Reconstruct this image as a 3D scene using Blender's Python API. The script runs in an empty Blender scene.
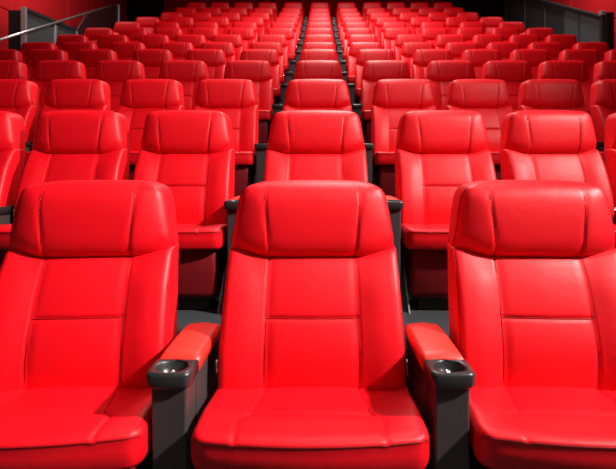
import bpy, bmesh, math, random
from mathutils import Vector

random.seed(7)
scene = bpy.context.scene
COL = scene.collection
F = 450.0
CX, CZ = 0.025, 1.03           # camera x and height
VX, VY = 320.7, 165.0          # where the level view direction falls in the frame

# ------------------------------------------------------------------ materials
def mat(name, color, rough=0.5, spec=0.5, metal=0.0, bump=None, vary=None, coat=0.0, sheen=0.0):
    m = bpy.data.materials.new(name); m.use_nodes = True
    nt = m.node_tree; b = nt.nodes['Principled BSDF']
    b.inputs['Base Color'].default_value = (*color, 1)
    b.inputs['Roughness'].default_value = rough
    b.inputs['Specular IOR Level'].default_value = spec
    b.inputs['Metallic'].default_value = metal
    b.inputs['Coat Weight'].default_value = coat
    b.inputs['Coat Roughness'].default_value = 0.35
    b.inputs['Sheen Weight'].default_value = sheen
    b.inputs['Sheen Roughness'].default_value = 0.35
    b.inputs['Sheen Tint'].default_value = (1.0, 0.45, 0.40, 1)
    tc = nt.nodes.new('ShaderNodeTexCoord')
    if vary:
        sc_, lo, hi = vary
        n = nt.nodes.new('ShaderNodeTexNoise'); n.inputs['Scale'].default_value = sc_; n.inputs['Detail'].default_value = 5
        nt.links.new(tc.outputs['Object'], n.inputs['Vector'])
        r = nt.nodes.new('ShaderNodeMapRange')
        r.inputs['To Min'].default_value = lo; r.inputs['To Max'].default_value = hi
        nt.links.new(n.outputs['Fac'], r.inputs['Value'])
        mx = nt.nodes.new('ShaderNodeVectorMath'); mx.operation = 'SCALE'
        mx.inputs[0].default_value = color
        nt.links.new(r.outputs['Result'], mx.inputs['Scale'])
        nt.links.new(mx.outputs['Vector'], b.inputs['Base Color'])
    if bump:
        prev = None
        for (sc_, dist, strength) in bump:
            n = nt.nodes.new('ShaderNodeTexNoise'); n.inputs['Scale'].default_value = sc_; n.inputs['Detail'].default_value = 3
            nt.links.new(tc.outputs['Object'], n.inputs['Vector'])
            bp = nt.nodes.new('ShaderNodeBump'); bp.inputs['Distance'].default_value = dist; bp.inputs['Strength'].default_value = strength
            nt.links.new(n.outputs['Fac'], bp.inputs['Height'])
            if prev: nt.links.new(prev.outputs['Normal'], bp.inputs['Normal'])
            prev = bp
        nt.links.new(prev.outputs['Normal'], b.inputs['Normal'])
    return m

RED = (0.84, 0.0008, 0.0085)
M_LEATHER = mat('red_leather', RED, 0.50, 0.40, bump=[(9, 0.010, 0.25), (420, 0.0006, 0.25)], vary=(6, 0.93, 1.05), sheen=0.0)
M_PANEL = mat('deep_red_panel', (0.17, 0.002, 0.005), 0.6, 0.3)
M_PAD = mat('red_arm_leather', (0.80, 0.028, 0.018), 0.42, 0.5, bump=[(420, 0.0006, 0.25)])
M_PIPE = mat('dark_red_piping', (0.30, 0.003, 0.006), 0.5, 0.3)
M_BLACK = mat('black_plastic', (0.016, 0.015, 0.016), 0.42, 0.5, bump=[(300, 0.0008, 0.3)])
M_GREYP = mat('charcoal_plastic', (0.044, 0.037, 0.037), 0.42, 0.5, bump=[(300, 0.0008, 0.3)])
M_CUP = mat('gloss_black_plastic', (0.022, 0.021, 0.022), 0.33, 0.5)
M_TOP_GLINT = mat('arm_top_glint', (0.20, 0.195, 0.19), 0.36, 0.5)  # grey base colour carries the overhead lamps' glint on these arm tops
M_STEEL = mat('bright_steel', (0.75, 0.75, 0.76), 0.22, 0.5, metal=1.0)
M_BRACK = mat('grey_steel', (0.30, 0.30, 0.31), 0.45, 0.5, metal=0.6)
M_SHELL = mat('dark_red_shell', (0.22, 0.006, 0.01), 0.55, 0.4)
M_CARPET = mat('grey_carpet', (0.045, 0.048, 0.052), 0.95, 0.2, bump=[(260, 0.004, 0.7)], vary=(40, 0.7, 1.25))
M_WALL = mat('red_wall_fabric', (0.52, 0.006, 0.010), 0.85, 0.2, bump=[(180, 0.003, 0.4)], vary=(3, 0.88, 1.08))
M_BACKW = mat('dark_red_curtain', (0.36, 0.003, 0.006), 0.9, 0.2)
M_SLATE = mat('slate_panel', (0.085, 0.092, 0.10), 0.6, 0.4, vary=(4, 0.85, 1.15))
M_DARKP = mat('dark_panel', (0.035, 0.030, 0.032), 0.6, 0.4)
M_MAROON = mat('maroon_panel', (0.06, 0.014, 0.018), 0.5, 0.4)
M_DOOR = mat('black_door', (0.008, 0.007, 0.009), 0.7, 0.3)
M_CEIL = mat('black_ceiling', (0.03, 0.028, 0.028), 0.95, 0.2)
M_RAIL = mat('brushed_rail', (0.62, 0.61, 0.60), 0.32, 0.5, metal=0.85)
M_POST = mat('light_grey_post', (0.42, 0.42, 0.43), 0.45, 0.5, metal=0.3)

# ------------------------------------------------------------------ helpers
def obj(name, bm, m, parent=None, smooth=True, loc=None):
    bmesh.ops.recalc_face_normals(bm, faces=bm.faces)
    me = bpy.data.meshes.new(name); bm.to_mesh(me); bm.free()
    me.materials.append(m)
    if smooth:
        for p in me.polygons: p.use_smooth = True
    o = bpy.data.objects.new(name, me); COL.objects.link(o)
    if parent: o.parent = parent
    if loc: o.location = loc
    return o

def empty(name, loc=(0, 0, 0)):
    o = bpy.data.objects.new(name, None); COL.objects.link(o); o.location = loc
    o.empty_display_size = 0.1
    return o

def struct(name, bm, m, smooth=False):
    o = obj(name, bm, m, smooth=smooth); o['kind'] = 'structure'; return o

def tag(o, label, cat, group=None):
    o['label'] = label; o['category'] = cat
    if group: o['group'] = group

def loft(rings, bm=None, caps=True):
    """rings: list of equal-length closed loops of points"""
    bm = bm or bmesh.new()
    vs = [[bm.verts.new(p) for p in r] for r in rings]
    n = len(rings[0])
    for a, b in zip(vs[:-1], vs[1:]):
        for i in range(n):
            j = (i + 1) % n
            try: bm.faces.new((a[i], a[j], b[j], b[i]))
            except ValueError: pass
    if caps:
        for r in (vs[0], vs[-1]):
            c = bm.verts.new(sum((v.co for v in r), Vector()) / n)
            for i in range(n):
                bm.faces.new((r[i], r[(i + 1) % n], c))
    return bm

def box(bm, x0, x1, y0, y1, z0, z1, bevel=0.0, seg=2):
    t = bmesh.new()
    bmesh.ops.create_cube(t, size=1)
    for v in t.verts:
        v.co = Vector(((x0 + x1) / 2 + v.co.x * (x1 - x0), (y0 + y1) / 2 + v.co.y * (y1 - y0), (z0 + z1) / 2 + v.co.z * (z1 - z0)))
    if bevel > 0:
        bmesh.ops.bevel(t, geom=t.edges[:], offset=bevel, segments=seg, affect='EDGES', profile=0.5)
    me = bpy.data.meshes.new('tmp'); t.to_mesh(me); t.free()
    bm.from_mesh(me); bpy.data.meshes.remove(me)
    return bm

def tube(bm, pts, r, n=6, closed=False):
    pts = [Vector(p) for p in pts]
    rings = []
    m = len(pts)
    for i, p in enumerate(pts):
        if closed: d = pts[(i + 1) % m] - pts[i - 1]
        else: d = pts[min(i + 1, m - 1)] - pts[max(i - 1, 0)]
        d.normalize()
        up = Vector((0, 0, 1)) if abs(d.z) < 0.9 else Vector((0, 1, 0))
        a = d.cross(up).normalized(); b = d.cross(a).normalized()
        rings.append([p + r * (math.cos(2 * math.pi * k / n) * a + math.sin(2 * math.pi * k / n) * b) for k in range(n)])
    if closed:
        rings.append(rings[0]); return loft(rings, bm, caps=False)
    return loft(rings, bm)

def interp(tab, x):
    if x <= tab[0][0]: return tab[0][1]
    for (x0, y0), (x1, y1) in zip(tab[:-1], tab[1:]):
        if x <= x1:
            t = (x - x0) / (x1 - x0)
            return y0 + (y1 - y0) * t
    return tab[-1][1]

def cint(tab, x):
    """smooth (Catmull-Rom) table look-up"""
    if x <= tab[0][0]: return tab[0][1]
    if x >= tab[-1][0]: return tab[-1][1]
    for i in range(len(tab) - 1):
        if x <= tab[i + 1][0]:
            x0, y0 = tab[i]; x1, y1 = tab[i + 1]
            t = (x - x0) / (x1 - x0)
            m0 = (y1 - tab[i - 1][1]) / (x1 - tab[i - 1][0]) if i > 0 else (y1 - y0) / (x1 - x0)
            m1 = (tab[i + 2][1] - y0) / (tab[i + 2][0] - x0) if i + 2 < len(tab) else (y1 - y0) / (x1 - x0)
            h = x1 - x0
            return (2*t**3 - 3*t**2 + 1)*y0 + (t**3 - 2*t**2 + t)*h*m0 + (-2*t**3 + 3*t**2)*y1 + (t**3 - t**2)*h*m1

def sstep(a, b, x):
    t = max(0, min(1, (x - a) / (b - a))); return t * t * (3 - 2 * t)

# ------------------------------------------------------------------ the seat: its shape
ZH = 0.742                    # where the headrest roll meets the back
SEAM = 0.138                  # half distance between the two upright seams
HW = [(0.30, 0.271), (0.42, 0.271), (0.55, 0.268), (0.66, 0.265), (0.76, 0.262)]
HWH = [(0.735, 0.2595), (0.765, 0.2585), (0.84, 0.249), (0.911, 0.238), (0.938, 0.231), (0.952, 0.223), (0.962, 0.213), (0.970, 0.198), (0.9755, 0.176), (0.979, 0.147), (0.980, 0.122)]
FRONT_HEAD = [(0.735, -0.052), (0.745, -0.063), (0.760, -0.079), (0.79, -0.089), (0.85, -0.088), (0.90, -0.082), (0.935, -0.073), (0.955, -0.060), (0.968, -0.043), (0.976, -0.020), (0.980, 0.012)]
FRONT_BACK = [(0.30, -0.155), (0.40, -0.166), (0.46, -0.166), (0.52, -0.156), (0.58, -0.138), (0.66, -0.108), (0.72, -0.080), (0.742, -0.064), (0.75, -0.046)]
BACK = [(0.30, -0.05), (0.50, -0.012), (0.70, 0.034), (0.85, 0.062), (0.93, 0.074), (0.96, 0.076), (0.975, 0.066), (0.980, 0.052)]

XS = []
for u in [0, .12, .25, .38, .46, .515, .54, .555, .565, .575, .585, .60, .63, .68, .75, .82, .88, .92, .95, .972, .988, .997, 1.0]:
    XS.append(u)
US = [-u for u in reversed(XS[1:])] + XS

RB = 0.022
def groove(d, w=0.004):
    return math.exp(-(d / w) ** 2)

def ring(z, hw, fy, by, bolster, seamx, gdepth, zlift, sweep=0.0):
    pts = []
    r = min(RB, hw * 0.5, max(0.01, (by - fy) * 0.45))
    for u in US:
        x = u * hw; ax = abs(x)
        y = fy
        e = ax - (hw - r)
        if e > 0: y += r * (1 - math.sqrt(max(0, 1 - (e / r) ** 2)))
        # wings stand forward of the middle panel
        y -= bolster * sstep(seamx - 0.02, hw - 0.05, ax)
        if sweep: y += sweep * max(0.0, (ax - seamx) / (hw - seamx)) ** 2.0
        # soft pillow of the middle panel
        if ax < seamx: y -= 0.006 * (1 - (ax / seamx) ** 2) * (1 if bolster > 0 else 0.6)
        y += gdepth * groove(ax - seamx)
        pts.append(Vector((x, y, z + zlift * sstep(seamx, hw, ax))))
    for u in [1.0, 0.985, 0.93, 0.8, 0.4, 0.0, -0.4, -0.8, -0.93, -0.985, -1.0]:
        x = u * hw; ax = abs(x)
        y = by
        e = ax - (hw - r)
        if e > 0: y -= r * (1 - math.sqrt(max(0, 1 - (min(e, r) / r) ** 2)))
        pts.append(Vector((x, y, z + zlift * sstep(seamx, hw, ax))))
    return pts

def head_sweep(z): return max(0.0, min(0.030, -0.050 - cint(FRONT_HEAD, z))) * (1 - sstep(0.95, 0.975, z))
def head_seam(z): return SEAM - 0.004 + 0.013 * sstep(0.75, 0.95, z)
def back_seam(z): return SEAM - 0.005 + 0.005 * sstep(0.74, 0.40, z)

def headrest_bm():
    rings = []
    zs = [0.735, 0.738, 0.742, 0.748, 0.756, 0.766, 0.78, 0.80, 0.82, 0.84, 0.86, 0.88, 0.90, 0.915, 0.93, 0.942, 0.952, 0.959, 0.965, 0.970, 0.974, 0.977, 0.979, 0.980]
    for z in zs:
        hw = cint(HWH, z); fy = cint(FRONT_HEAD, z); by = cint(BACK, z)
        lift = 0.024 * (1 - sstep(0.74, 0.86, z))
        seam = head_seam(z)
        rings.append(ring(z, hw, fy, by, 0.0, min(seam, hw * 0.9), 0.005 * (1 - sstep(0.965, 0.978, z)), lift, head_sweep(z)))
    # gently arched top line
    for r in rings:
        for p in r:
            p.z -= 0.10 * p.x * p.x * sstep(0.86, 0.97, p.z)
    return loft(rings)

def back_bm():
    zs = [0.32, 0.36, 0.40, 0.43, 0.46, 0.49, 0.52, 0.545, 0.565, 0.572, 0.576, 0.579, 0.582, 0.586, 0.592, 0.61, 0.64, 0.67, 0.695, 0.715, 0.728, 0.736, 0.742, 0.748]
    rings = []
    for z in zs:
        hw = cint(HW, z); fy = cint(FRONT_BACK, z); by = cint(BACK, z)
        lift = 0.020 * sstep(0.66, 0.742, z)
        seam = back_seam(z)
        rg = ring(z, hw, fy, by, 0.020 * sstep(0.745, 0.66, z), seam, 0.006, lift)
        for p in rg[:len(US)]:
            if abs(p.x) < seam:
                p.y += 0.005 * groove(z - 0.579, 0.0045) * sstep(0, 0.004, seam - abs(p.x))
                p.y -= 0.006 * math.sin(max(0, min(1, (z - 0.40) / 0.18)) * math.pi) + 0.004 * math.sin(max(0, min(1, (z - 0.58) / 0.16)) * math.pi)
        rings.append(rg)
    return loft(rings)

def surf_y(part, x, z):
    """front surface of headrest / back at a given x and (unlifted) z"""
    hw = cint(HWH if part == 'head' else HW, z); ax = abs(x)
    e = ax - (hw - RB)
    y = cint(FRONT_HEAD if part == 'head' else FRONT_BACK, z)
    if e > 0: y += RB * (1 - math.sqrt(max(0, 1 - (e / RB) ** 2)))
    bol = 0.0 if part == 'head' else 0.020 * sstep(0.745, 0.66, z)
    if part == 'head' and ax > head_seam(z): y += head_sweep(z) * ((ax - head_seam(z)) / (hw - head_seam(z))) ** 2.0
    sx = head_seam(z) if part == 'head' else back_seam(z)
    return y - bol * sstep(sx - 0.02, hw - 0.05, ax)

def lift_z(part, x, z):
    ax = abs(x); hw = cint(HWH if part == 'head' else HW, z)
    if part == 'head':
        lf = 0.024 * (1 - sstep(0.74, 0.86, z)) * sstep(head_seam(z), hw, ax)
        zz = z + lf
        return zz - 0.10 * x * x * sstep(0.86, 0.97, zz)
    return z + 0.020 * sstep(0.66, 0.742, z) * sstep(back_seam(z), hw, ax)

def seam_tube(part, side, inner):
    bm = bmesh.new()
    if part == 'head': zs = [0.752 + 0.218 * i / 26 for i in range(27)]
    else: zs = [0.40 + 0.335 * i / 22 for i in range(23)]
    pts = []
    for z in zs:
        hw = cint(HWH if part == 'head' else HW, z)
        x = (head_seam(z) if part == 'head' else back_seam(z)) if inner else hw - RB * 0.12
        y = surf_y(part, x, z) + (0.0035 if inner else -0.0005)
        pts.append((side * x, y, lift_z(part, x, z)))
    return tube(bm, pts, 0.0012 if inner else 0.0013, 5)

def cross_seam_tube():
    pts = []
    for i in range(-12, 13):
        x = i / 12 * (back_seam(0.579) - 0.004)
        pts.append((x, surf_y('back', x, 0.579) - 0.0015 - 0.006 * (1 - (x / 0.15) ** 2) + 0.003, 0.579))
    return tube(bmesh.new(), pts, 0.0012, 5)

# seat cushion
HWC = 0.285
CB = -0.10                     # rear end of the cushion, hidden under the back
def cfront(x):
    u = abs(x) / HWC
    return -0.442 + 0.026 * u * u + 0.010 * sstep(0.88, 1, u)
def cseam(k): return 0.139 + 0.013 * sstep(0.2, 0.68, k) + 0.031 * sstep(0.66, 0.80, k) - 0.006 * sstep(0.8, 1, k)
def ctop(x, k):
    ax = abs(x)
    z = 0.386 + 0.014 * sstep(0.2, 1.0, k)
    sx = cseam(k)
    if ax < sx: z += 0.006 * (1 - (ax / sx) ** 2) * sstep(1, 0.75, k)
    else: z += 0.007 * sstep(sx, HWC - 0.03, ax) * sstep(1.0, 0.7, k)
    z -= 0.004 * groove(ax - sx, 0.005)
    if ax < sx: z -= 0.004 * groove((k - 0.72) * 0.33, 0.006)
    return z
def cy(x, k, inset=0.0): return CB + (cfront(x) + inset + 0.028 - CB) * k
def cx(x, k): return x * (1 - 0.03 * (1 - k))

def cushion_bm():
    us = [0, .15, .3, .42, .46, .49, .51, .53, .55, .57, .59, .61, .63, .65, .67, .70, .76, .82, .87, .91, .94, .967, .985, .996, 1.0]
    us = [-u for u in reversed(us[1:])] + us
    R = 0.022
    rings = []
    for u in us:
        x = u * HWC; ax = abs(x)
        e = max(0, ax - (HWC - R)) / R
        s = R * (1 - math.sqrt(max(0, 1 - e * e)))
        yf = cfront(x) + s * 0.8
        pts = []
        for i in range(41):
            k = i / 40
            pts.append(Vector((cx(x, k), cy(x, k, s * 0.8), ctop(x, k) - s)))
        zt = pts[-1].z; rr = 0.028
        for a in (25, 50, 70, 85):
            pts.append(Vector((x, yf + rr - rr * math.sin(math.radians(a)), zt - 0.013 * (1 - math.cos(math.radians(a))))))
        pts.append(Vector((x, yf + 0.002, zt - 0.016)))
        pts.append(Vector((x, yf + 0.002, zt - 0.040)))
        zb = 0.306
        pts.append(Vector((x, yf + 0.004, zb + 0.012 + s)))
        pts.append(Vector((x, yf + 0.016, zb + s * 0.8)))
        pts.append(Vector((x, -0.28, zb + s * 0.8)))
        pts.append(Vector((x, CB, zb + s * 0.8)))
        rings.append(pts)
    return loft(rings)

def cushion_piping_bm():
    pts = []
    for i in range(-24, 25):
        x = i / 24 * 0.985 * HWC
        e = max(0, abs(x) - (HWC - 0.022)) / 0.022
        s = 0.022 * (1 - math.sqrt(max(0, 1 - e * e)))
        pts.append((x, cfront(x) + s * 0.8 + 0.0005, ctop(x, 1.0) - s - 0.0135))
    return tube(bmesh.new(), pts, 0.0015, 5)

def cushion_seam_bm(side):
    pts = []
    for i in range(2, 33):
        k = 0.25 + 0.74 * i / 32
        x = side * cseam(k)
        pts.append((cx(x, k), cy(x, k), ctop(x, k) + 0.0008))
    return tube(bmesh.new(), pts, 0.0012, 5)

def cushion_cross_bm():
    pts = []
    for i in range(-12, 13):
        x = i / 12 * (cseam(0.72) - 0.003)
        pts.append((cx(x, 0.72), cy(x, 0.72), ctop(x, 0.72) + 0.0008))
    return tube(bmesh.new(), pts, 0.0009, 5)

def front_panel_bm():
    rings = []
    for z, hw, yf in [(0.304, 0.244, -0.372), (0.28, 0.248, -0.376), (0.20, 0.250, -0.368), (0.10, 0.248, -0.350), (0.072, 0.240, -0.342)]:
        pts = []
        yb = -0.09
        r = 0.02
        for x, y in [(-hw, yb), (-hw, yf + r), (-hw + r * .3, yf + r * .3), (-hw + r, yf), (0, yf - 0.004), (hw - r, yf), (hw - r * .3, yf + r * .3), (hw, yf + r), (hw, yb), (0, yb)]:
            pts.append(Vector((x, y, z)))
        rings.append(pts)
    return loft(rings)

def shell_bm():
    rings = []
    for z in [0.26, 0.30, 0.40, 0.5, 0.6, 0.7, 0.78, 0.84, 0.87, 0.885]:
        hw = cint(HW if z < 0.74 else HWH, max(0.3, z)) - 0.012 - 0.05 * sstep(0.80, 0.885, z)
        by = cint(BACK, max(z, 0.3))
        if z < 0.3: by -= 0.008
        a = by + 0.002; b = by + 0.028 - 0.014 * sstep(0.8, 0.885, z)
        pts = [Vector((x * hw, y, z)) for x, y in [(-1, a), (-.5, a), (0, a), (.5, a), (1, a), (.97, b - .008), (.9, b), (.4, b + .006), (0, b + .008), (-.4, b + .006), (-.9, b), (-.97, b - .008)]]
        rings.append(pts)
    return loft(rings)

def base_bm():
    bm = bmesh.new()
    box(bm, -0.20, 0.20, -0.30, -0.02, 0.0, 0.074, 0.008)
    box(bm, -0.20, 0.20, -0.085, -0.02, 0.07, 0.30, 0.006)
    return bm

def bracket_bm(s):
    bm = bmesh.new()
    # triangular steel foot beside the base
    x0, x1 = sorted((s * 0.2505, s * 0.257))
    prof = [(-0.35, 0.0), (-0.06, 0.0), (-0.06, 0.30), (-0.11, 0.30), (-0.30, 0.05)]
    rings = [[Vector((x, y, z)) for y, z in prof] for x in (x0, x1)]
    return loft(rings)

def pin_bm(s):
    bm = bmesh.new()
    return tube(bm, [(s * 0.2735, -0.170, z) for z in (0.425, 0.445, 0.470)], 0.0035, 8)

def bolt_bm(s, y, z):
    bm = bmesh.new()
    rings = []
    for x, r in [(0.262, 0.006), (0.267, 0.008), (0.271, 0.0075), (0.273, 0.004)]:
        rings.append([Vector((s * (x - 0.005), y + r * math.cos(t * math.pi / 5), z + r * math.sin(t * math.pi / 5))) for t in range(10)])
    return loft(rings, bm)

def make_seat():
    root = empty('cinema_seat')
    bk = obj('backrest', back_bm(), M_LEATHER, root)
    hd = obj('headrest', headrest_bm(), M_LEATHER, root)
    for sd in (-1, 1):
        obj('piping', seam_tube('back', sd, False), M_PIPE, bk)
        obj('seam', seam_tube('back', sd, True), M_PIPE, bk)
        obj('piping', seam_tube('head', sd, False), M_PIPE, hd)
        obj('seam', seam_tube('head', sd, True), M_PIPE, hd)
    obj('cross_seam', cross_seam_tube(), M_PIPE, bk)
    cu = obj('seat_cushion', cushion_bm(), M_LEATHER, root)
    obj('piping', cushion_piping_bm(), M_PIPE, cu)
    for sd in (-1, 1): obj('seam', cushion_seam_bm(sd), M_PIPE, cu)
    obj('cross_seam', cushion_cross_bm(), M_PIPE, cu)
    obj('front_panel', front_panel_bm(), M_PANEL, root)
    obj('back_shell', shell_bm(), M_SHELL, root)
    obj('seat_base', base_bm(), M_BLACK, root, smooth=False)
    for s in (-1, 1):
        br = obj('side_bracket', bracket_bm(s), M_BRACK, root, smooth=False)
        obj('hinge_bolt', bolt_bm(s, -0.13, 0.250), M_STEEL, br)
        obj('hinge_pin', pin_bm(s), M_STEEL, root)
    return root

# ------------------------------------------------------------------ the armrest
def make_arm(w, name='armrest', drop=0.0, pad=None):
    k = w / 0.116; pad = pad or M_PAD
    root = empty(name)
    hw = w / 2
    # padded top, rounded over at the rear
    rings = []
    for y, z, t in [(-0.285, 0.523, 0.034), (-0.24, 0.5255, 0.036), (-0.15, 0.527, 0.037), (-0.06, 0.526, 0.037), (-0.02, 0.521, 0.034), (0.005, 0.510, 0.026), (0.018, 0.496, 0.014)]:
        rr = min(0.016, hw * 0.5); ww = hw * (1 - 0.10 * sstep(-0.03, 0.018, y))
        pts = []
        for a in range(0, 91, 15):
            pts.append(Vector((-ww + rr - rr * math.cos(math.radians(a)), y, z - rr + rr * math.sin(math.radians(a)))))
        pts.append(Vector((0, y, z + 0.004)))
        for a in range(90, -1, -15):
            pts.append(Vector((ww - rr + rr * math.cos(math.radians(180 - a)) * -1, y, z - rr + rr * math.sin(math.radians(a)))))
        pts.append(Vector((ww, y, z - t))); pts.append(Vector((-ww, y, z - t)))
        rings.append(pts)
    for r_ in rings:
        for p in r_: p.z -= drop
    obj('arm_pad', loft(rings), pad, root)
    # cup holder: rounded-front black head with a bowl in it
    def outline(ix, z, y_front, y_back=-0.286):
        pts = []
        h = hw - ix
        rc = min(0.019, h * 0.7)
        pts.append((-h, y_back - ix)); pts.append((-h, (y_back + y_front) / 2))
        for a in range(0, 91, 15):
            pts.append((-h + rc - rc * math.cos(math.radians(a)), y_front + ix + rc - rc * math.sin(math.radians(a))))
        pts.append((0, y_front + ix - 0.004))
        for a in range(90, -1, -15):
            pts.append((h - rc + rc * math.cos(math.radians(a)), y_front + ix + rc - rc * math.sin(math.radians(a))))
        pts.append((h, (y_back + y_front) / 2)); pts.append((h, y_back - ix))
        pts.append((0, y_back - ix))
        return [Vector((x, y, z - drop)) for x, y in pts]
    def bowl(r, z):
        pts = []
        for p in outline(0.0, z, -0.372):
            a = math.atan2((p.y + 0.326) * hw / 0.046, p.x)
            pts.append(Vector((math.cos(a) * r * k * 1.08, -0.327 + math.sin(a) * r * 0.92, z - drop)))
        return pts
    yf = -0.372
    e = 0.004 * k
    rg = [outline(0.013 * k, 0.480, yf), outline(0.004 * k, 0.484, yf), outline(0.0, 0.490, yf), outline(0.0, 0.514, yf), outline(0.002 * k, 0.520, yf),
          outline(0.006 * k, 0.523, yf), bowl(0.041, 0.5225), bowl(0.039, 0.519), bowl(0.0365, 0.508), bowl(0.032, 0.496), bowl(0.022, 0.490)]
    cup = obj('cup_holder', loft(rg), M_CUP, root)
    bm = bmesh.new()
    bmesh.ops.create_uvsphere(bm, u_segments=14, v_segments=8, radius=0.0105 * min(1, k * 1.2))
    for v in bm.verts:
        v.co.z *= 1.05
        v.co += v.co.normalized() * 0.0022 * math.sin(v.co.x * 600) * math.cos(v.co.z * 500)
        v.co += Vector((-0.004 * k, -0.318, 0.4975 - drop))
    obj('metal_button', bm, M_STEEL, cup)
    # body: a plain upright under the pad, narrower post under the cup
    rings = []
    for z, a, y0, y1 in [(0.0, 0.040, -0.335, 0.0), (0.02, 0.042, -0.340, 0.0), (0.25, 0.0445, -0.352, 0.0), (0.470 - drop, 0.046, -0.356, 0.0), (0.481 - drop, 0.046, -0.356, 0.0)]:
        a *= k
        r = 0.006
        rings.append([Vector(p) for p in [(-a, y1, z), (-a, y0 + r, z), (-a + r * .3, y0 + r * .3, z), (-a + r, y0, z), (a - r, y0, z), (a - r * .3, y0 + r * .3, z), (a, y0 + r, z), (a, y1, z)]])
    obj('upright', loft(rings), M_GREYP, root, smooth=False)
    for s in (-1, 1):
        bm = bmesh.new()
        xa, xb = sorted((s * 0.043 * k, s * 0.0495 * k))
        box(bm, xa, xb, -0.275, -0.01, 0.03, 0.488 - drop, 0.003)
        sp = obj('side_panel', bm, M_GREYP, root, smooth=False)
        bm = bmesh.new()
        rings = []
        for x, r in [(0.048, 0.007), (0.0505, 0.007), (0.0515, 0.004)]:
            rings.append([Vector((s * x * k, -0.04 + r * math.cos(t * math.pi / 5), 0.36 + r * math.sin(t * math.pi / 5))) for t in range(10)])
        obj('bolt', loft(rings, bm), M_STEEL, sp)
    return root

def copy_tree(o, parent=None, depth=2):
    c = o.copy(); COL.objects.link(c)
    if parent: c.parent = parent
    if depth > 0:
        for ch in KIDS.get(o.name, []): copy_tree(ch, c, depth - 1)
    return c

# ------------------------------------------------------------------ rows
D = [1.465, 2.42, 3.52, 4.80, 5.85, 6.65, 7.38, 8.10, 8.80, 9.50, 10.25, 11.05, 11.85]
YT = [180, 110, 79, 60.4, 49.2, 42.2, 34.6, 27.9, 21.9, 17.0, 12.4, 7.8, 2.6]
TOP = [CZ + (VY - y) * d / F for y, d in zip(YT, D)]
FLOOR = [0.0] + [t - 0.98 for t in TOP[1:]]
PX = {
    1: ([80, 187], [444.0, 546.5]),
    2: ([12, 76, 151.5, 227], [404, 480, 547.5, 620]),
    3: ([-1, 58.6, 119, 183.7, 249], [386.5, 452, 509, 565, 620]),
    4: ([0, 46, 96, 152.5, 206.5, 260.5], [376, 433.5, 483, 532, 582, 626]),
    5: ([39, 79, 128, 177, 218, 267], [366, 419, 463, 505, 547, 593]),
    6: ([72, 113, 156, 195, 228, 273], [363, 411, 452, 489, 523, 562]),
}
def px2x(px, d):
    return (px - (1.5 if px < VX else 0) - VX) * d / F + CX
COLS = []
for i, d in enumerate(D):
    if i == 0: xs = {-1: -0.700, 0: 0.0, 1: 0.700}
    elif i in PX:
        L, R = PX[i]
        xs = {0: 0.0}
        for k, p in enumerate(reversed(L)): xs[-(k + 1)] = px2x(p, d - 0.06)
        for k, p in enumerate(R): xs[k + 1] = px2x(p, d - 0.06)
        pass
        if i == 1: xs[-3] = xs[-2] - 0.58; xs[3] = xs[2] + 0.58
    else:
        xs = {0: 0.0}
        for k, v in enumerate({7: [0.70, 1.41, 2.07, 2.71, 3.34, 3.96], 8: [0.71, 1.46, 2.22, 2.98, 3.75], 9: [0.70, 1.42, 2.15, 2.90, 3.62],
                               10: [0.70, 1.38, 2.05, 2.70, 3.36], 11: [0.70, 1.38, 2.02, 2.66, 3.28], 12: [0.70, 1.38, 2.0, 2.62, 3.24]}[i]):
            xs[k + 1] = v; xs[-(k + 1)] = -v
    # never let neighbours touch
    for s in (1, -1):
        k = s
        while k in xs:
            m_ = 0.570 if i in (1, 2) and abs(k) > 1 else 0.600
            if abs(xs[k] - xs[k - s]) < m_: xs[k] = xs[k - s] + s * m_
            k += s
    COLS.append(xs)

ORD = ['first', 'second', 'third', 'fourth', 'fifth', 'sixth', 'seventh', 'eighth', 'ninth', 'tenth', 'eleventh', 'twelfth', 'thirteenth']
def rowname(i): return 'front row' if i == 0 else ('rearmost row' if i == len(D) - 1 else ORD[i] + ' row from the front')
def seatlabel(i, k):
    if k == 0: return f'red cinema seat, {rowname(i)}, in the centre column'
    side = 'left' if k < 0 else 'right'
    return f'red cinema seat, {rowname(i)}, {ORD[abs(k)-1]} {side} of centre column'

seat0 = make_seat()
armw = make_arm(0.112)
armb = make_arm(0.112, drop=0.068, pad=M_TOP_GLINT)
arms = make_arm(0.026, drop=0.05, pad=M_BLACK)
KIDS = {}
for o in list(COL.objects):
    if o.parent: KIDS.setdefault(o.parent.name, []).append(o)
armm = make_arm(0.050, drop=0.03, pad=M_BLACK)
KIDS.update({o.parent.name: [c for c in COL.objects if c.parent == o.parent] for o in list(COL.objects) if o.parent})
used = set()
def wide(i, k): return 1.0 if k == 0 or i > 2 else (0.97 if i == 0 else 0.93)   # the side blocks have slightly narrower seats in front
def place(proto, loc, label, cat, group, depth=2, yaw=0.0):
    o = proto if proto.name not in used else copy_tree(proto, None, depth)
    used.add(proto.name)
    o.location = loc; o.rotation_euler = (0, 0, yaw)
    tag(o, label, cat, group)
    return o

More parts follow.
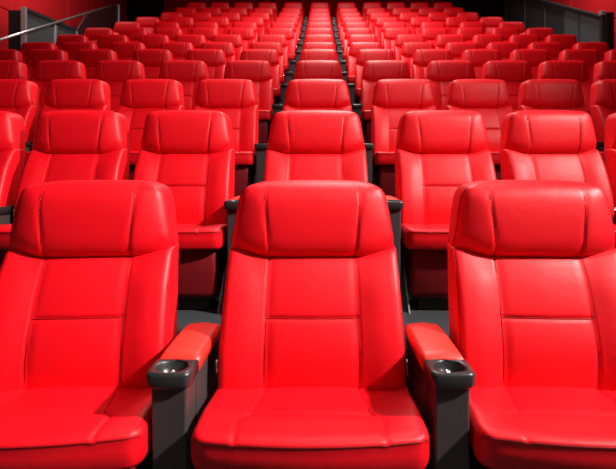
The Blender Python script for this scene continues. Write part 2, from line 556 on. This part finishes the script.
SKIP_ARMS = set()
for i, d in enumerate(D):
    xs = COLS[i]; fz = FLOOR[i]
    for k in sorted(xs):
        st = place(seat0, (xs[k], d, fz), seatlabel(i, k), 'seat', f'cinema seats in the {rowname(i)}', 2 if i < 5 else 1, math.radians({0: -3.2}.get(i, 0.0)) * k)
        st.scale = (wide(i, k), 1, 1)
    ks = sorted(xs)
    for a, b in zip(ks[:-1], ks[1:]):
        pan = xs[b] - xs[a] - 0.28 * (wide(i, a) + wide(i, b))
        gap = xs[b] - xs[a] - 0.266 * (wide(i, a) + wide(i, b))
        proto = (armw if i < 2 else armb) if gap > 0.14 else (armm if gap > 0.085 else arms)
        k = a if b <= 0 else b
        side = 'left' if b <= 0 else 'right'
        if (i, k) in SKIP_ARMS: continue
        lab = f'black armrest, {rowname(i)}, ' + (f'just {side} of the centre seat' if abs(k) == 1 else f'{ORD[abs(k)-1]} {side} of the centre seat')
        if i == 0: lab = f'red padded armrest, black cup holder, front row, just {side} of the centre seat'
        ax_, ay_ = (xs[a] + xs[b]) / 2, d
        if proto is armb or i == 1: ay_ -= 0.06 if i > 1 else 0.04
        if proto is armb or i == 1:
            if abs(k) == 1: ax_ += k * max(0.0, min(0.025, (pan - 0.118) / 2))
        place(proto, (ax_, ay_, fz), lab, 'armrest', f'armrests in the {rowname(i)}', 2 if i < 5 else 1)

# the two armrests that close the front row
for sd, nm in ((-1, 'left'), (1, 'right')):
    place(armw, (sd * 1.055, D[0] + 0.005, 0), f'red padded armrest closing the {nm} end of the front row', 'armrest', 'armrests in the front row')

# ------------------------------------------------------------------ the hall
WX = 5.9
bm = bmesh.new()
edge = [-1.5]
for i in range(1, len(D)):
    edge.append(D[i] - min(0.75, D[i] - D[i - 1] - 0.12))
edge.append(13.75)
prev = -0.3
for i in range(len(D)):
    box(bm, -WX, WX, edge[i], edge[i + 1] + (0.0 if i == len(D) - 1 else 0.02), -0.3, FLOOR[i])
struct('floor', bm, M_CARPET)
ZTOP = 7.6
YB = 13.7
for s, nm in ((-1, 'left'), (1, 'right')):
    bm = bmesh.new()
    x0, x1 = sorted((s * WX, s * (WX + 0.25)))
    # fabric panels with narrow joints
    joints = [-1.5, 1.2, 3.4, 5.6, 7.4, 8.62, 10.55, 11.7, YB]
    for a, b in zip(joints[:-1], joints[1:]):
        for z0, z1 in ((-0.3, CZ + 2.92), (CZ + 2.935, ZTOP)):
            box(bm, x0 + (0.01 if s < 0 else 0), x1 - (0.01 if s > 0 else 0), a + 0.008, b - 0.008, z0, z1, 0.012, 2)
    struct('wall_' + nm, bm, M_WALL)
    bm = bmesh.new(); xb0, xb1 = sorted((s * (WX + 0.20), s * (WX + 0.4)))
    box(bm, xb0, xb1, -1.5, YB, -0.3, ZTOP); struct('trim_1' if s < 0 else 'trim_2', bm, M_DARKP)
bm = bmesh.new(); box(bm, -WX - 0.3, WX + 0.3, YB, YB + 0.2, -0.3, ZTOP); struct('wall_back', bm, M_BACKW)
bm = bmesh.new(); box(bm, -WX - 0.4, WX + 0.4, -1.5, YB + 0.2, ZTOP, ZTOP + 0.2); struct('ceiling', bm, M_CEIL)
# black exits in the back wall
zf = FLOOR[-1]
for n, (xa, xb) in enumerate(((-5.85, -4.75), (3.75, 5.85))):
    bm = bmesh.new(); box(bm, xa, xb, YB - 0.04, YB - 0.001, zf, ZTOP - 0.05, 0.004)
    struct(f'door_{n+1}', bm, M_DOOR)

# left: entrance parapet, seen from the aisle
XP = -5.30
def slab(bm, x0, x1, poly):
    return loft([[Vector((x0, y, z)) for y, z in poly], [Vector((x1, y, z)) for y, z in poly]], bm)
P = empty('entrance_parapet', (XP, 8.12, 0))
tag(P, 'slate grey entrance parapet with light posts beside the left wall', 'parapet')
def loc_part(name, bm, m, root, smooth=False):
    for v in bm.verts: v.co -= Vector(root.location)
    return obj(name, bm, m, root, smooth=smooth)
bm = bmesh.new(); slab(bm, XP - 0.05, XP, [(8.15, 1.0), (9.78, 2.0), (9.78, CZ + 2.90), (8.15, CZ + 2.76)]); loc_part('slate_panel', bm, M_SLATE, P)
bm = bmesh.new(); slab(bm, XP - 0.05, XP, [(9.84, 2.0), (11.85, 3.2), (11.85, CZ + 4.22), (10.25, CZ + 3.42), (9.84, CZ + 2.93)]); loc_part('slate_panel', bm, M_MAROON, P)
bm = bmesh.new(); slab(bm, XP - 0.07, XP + 0.02, [(8.10, CZ + 2.78), (9.83, CZ + 2.91), (9.83, CZ + 2.97), (8.10, CZ + 2.84)]); loc_part('top_rail', bm, M_DARKP, P)
for y, z1 in ((8.10, CZ + 2.84), (9.02, CZ + 2.80), (9.80, CZ + 2.92), (11.86, CZ + 4.22)):
    bm = bmesh.new(); box(bm, XP - 0.06, XP + 0.025, y - 0.025, y + 0.025, FLOOR[7] - 0.9 if y < 9 else FLOOR[8] , z1, 0.004); loc_part('post', bm, M_POST, P)
bm = bmesh.new(); box(bm, -5.60, XP - 0.06, 8.10, 8.30, FLOOR[6] - 0.6, CZ + 2.79, 0.006); loc_part('end_box', bm, M_DOOR, P)

def rail(name, label, x, y0, z0, y1, z1, m, root_loc, posts, r=0.020):
    root = empty(name, root_loc); tag(root, label, 'handrail')
    bm = bmesh.new(); tube(bm, [(x, y0, z0), (x, y1, z1)], r, 10); loc_part('rail', bm, m, root, True)
    return root
def floor_at(y):
    f = 0
    for i in range(len(D)):
        if y >= edge[i]: f = FLOOR[i]
    return f
def rail_with_posts(name, label, x, y0, z0, y1, z1, m, ys):
    root = rail(name, label, x, y0, z0, y1, z1, m, (x, y0, floor_at(y0)), ys)
    for y in ys:
        z = z0 + (z1 - z0) * (y - y0) / (y1 - y0)
        bm = bmesh.new(); tube(bm, [(x, y, floor_at(y) + 0.0), (x, y, z)], 0.02, 8); loc_part('rail_post', bm, m, root, True)
    return root
sl = (3.79 - 2.03) / (10.85 - 7.3)
rail_with_posts('handrail', 'pale metal handrail climbing past the slate parapet at the left wall', -5.19, 6.2, CZ + 2.03 - 1.1 * sl, 11.2, CZ + 3.79 + 0.35 * sl, M_RAIL, [6.3])

# right: raking balustrade
XR = 5.20
Q = empty('raking_balustrade', (XR, 8.3, 0))
tag(Q, 'dark panelled raking balustrade with black top rail along the right wall', 'balustrade')
def zr(y): return CZ + 2.75 + (y - 8.3) * 0.50
ys = [8.34, 9.0, 9.55, 10.4, 11.4, 12.6]
for a, b in zip(ys[:-1], ys[1:]):
    bm = bmesh.new(); slab(bm, XR, XR + 0.05, [(a + 0.02, floor_at(a) - 0.2), (b - 0.02, floor_at(b) - 0.4), (b - 0.02, zr(b) - 0.06), (a + 0.02, zr(a) - 0.06)])
    loc_part('dark_panel', bm, M_DARKP if a > 9.5 else M_SLATE, Q)
for y in ys[1:]:
    bm = bmesh.new(); box(bm, XR - 0.015, XR + 0.06, y - 0.02, y + 0.02, floor_at(y) - 0.3, zr(y) - 0.05, 0.004); loc_part('post', bm, M_DARKP, Q)
bm = bmesh.new(); slab(bm, XR - 0.03, XR + 0.09, [(8.30, zr(8.3) - 0.07), (12.62, zr(12.62) - 0.07), (12.62, zr(12.62)), (8.30, zr(8.3))]); loc_part('top_rail', bm, M_DOOR, Q)
bm = bmesh.new(); box(bm, XR - 0.02, XR + 0.05, 8.26, 8.33, floor_at(8.3) - 0.3, zr(8.3) + 0.0, 0.006); loc_part('end_post', bm, M_DARKP, Q)
bm = bmesh.new(); box(bm, XR - 0.03, XR + 0.055, 8.25, 8.34, zr(8.3) + 0.0, zr(8.3) + 0.09, 0.01); loc_part('post_cap', bm, M_POST, Q)
bm = bmesh.new(); box(bm, XR + 0.055, XR + 0.20, 8.24, 8.50, floor_at(8.3) - 0.3, zr(8.3) + 0.05, 0.006); loc_part('end_box', bm, M_DOOR, Q)
rail_with_posts('handrail', 'short black handrail on the right wall beyond the balustrade end', 5.56, 6.6, CZ + 2.62 - 1.75 * 0.5, 8.35, CZ + 2.62, M_DOOR, [6.7, 8.2])

# ------------------------------------------------------------------ light
def area(name, loc, target, energy, size, sy=None, color=(1, 1, 1), spread=None):
    l = bpy.data.lights.new(name, 'AREA'); l.energy = energy; l.size = size; l.color = color
    if sy: l.shape = 'RECTANGLE'; l.size_y = sy
    if spread: l.spread = spread
    o = bpy.data.objects.new(name, l); COL.objects.link(o); o.location = loc
    o.rotation_euler = (Vector(target) - Vector(loc)).to_track_quat('-Z', 'Y').to_euler()
    return o
WARM = (1.0, 0.95, 0.90)
area('house_light_right', (5.2, -0.6, 5.0), (-0.5, 1.35, 0.6), 135, 0.3, color=WARM, spread=0.95)
area('house_light_front', (0.0, -0.3, 3.1), (0.1, 1.5, 0.5), 13, 1.4, color=WARM)
for y, z, e in ((1.9, 4.2, 24), (3.3, 4.8, 42), (5.0, 5.5, 100), (6.8, 6.3, 170), (8.2, 7.0, 125)):
    area('house_light', (0.5, y, z), (0.3, y + 0.7, z - 4), e, 0.8, color=WARM, spread=2.7)

area('wall_fill', (-4.7, 7.6, 6.9), (-5.9, 8.8, 4.6), 80, 0.4, color=WARM, spread=1.7)  # added fill that brightens both side walls, no fixture seen there
area('wall_fill', (4.7, 8.2, 7.0), (5.9, 9.4, 4.6), 70, 0.4, color=WARM, spread=1.7)

w = bpy.data.worlds.new('World'); scene.world = w; w.use_nodes = True
bg = w.node_tree.nodes['Background']; bg.inputs['Color'].default_value = (1.0, 0.9, 0.88, 1); bg.inputs['Strength'].default_value = 0.03

# ------------------------------------------------------------------ camera
cam = bpy.data.cameras.new('Camera'); co = bpy.data.objects.new('Camera', cam); COL.objects.link(co)
co.location = (CX, 0, CZ); co.rotation_euler = (math.pi / 2, 0, 0)
cam.sensor_fit = 'HORIZONTAL'; cam.sensor_width = 36; cam.lens = F / 616 * 36
cam.shift_x = -(VX - 308) / 616; cam.shift_y = -(234.5 - VY) / 616
cam.clip_start = 0.05; cam.clip_end = 100
cam.dof.use_dof = True; cam.dof.focus_distance = 2.0; cam.dof.aperture_fstop = 3.6
scene.camera = co
scene.view_settings.view_transform = 'Standard'; scene.view_settings.look = 'None'
scene.view_settings.exposure = -0.42; scene.view_settings.gamma = 1.0; scene.view_settings.use_curve_mapping = False
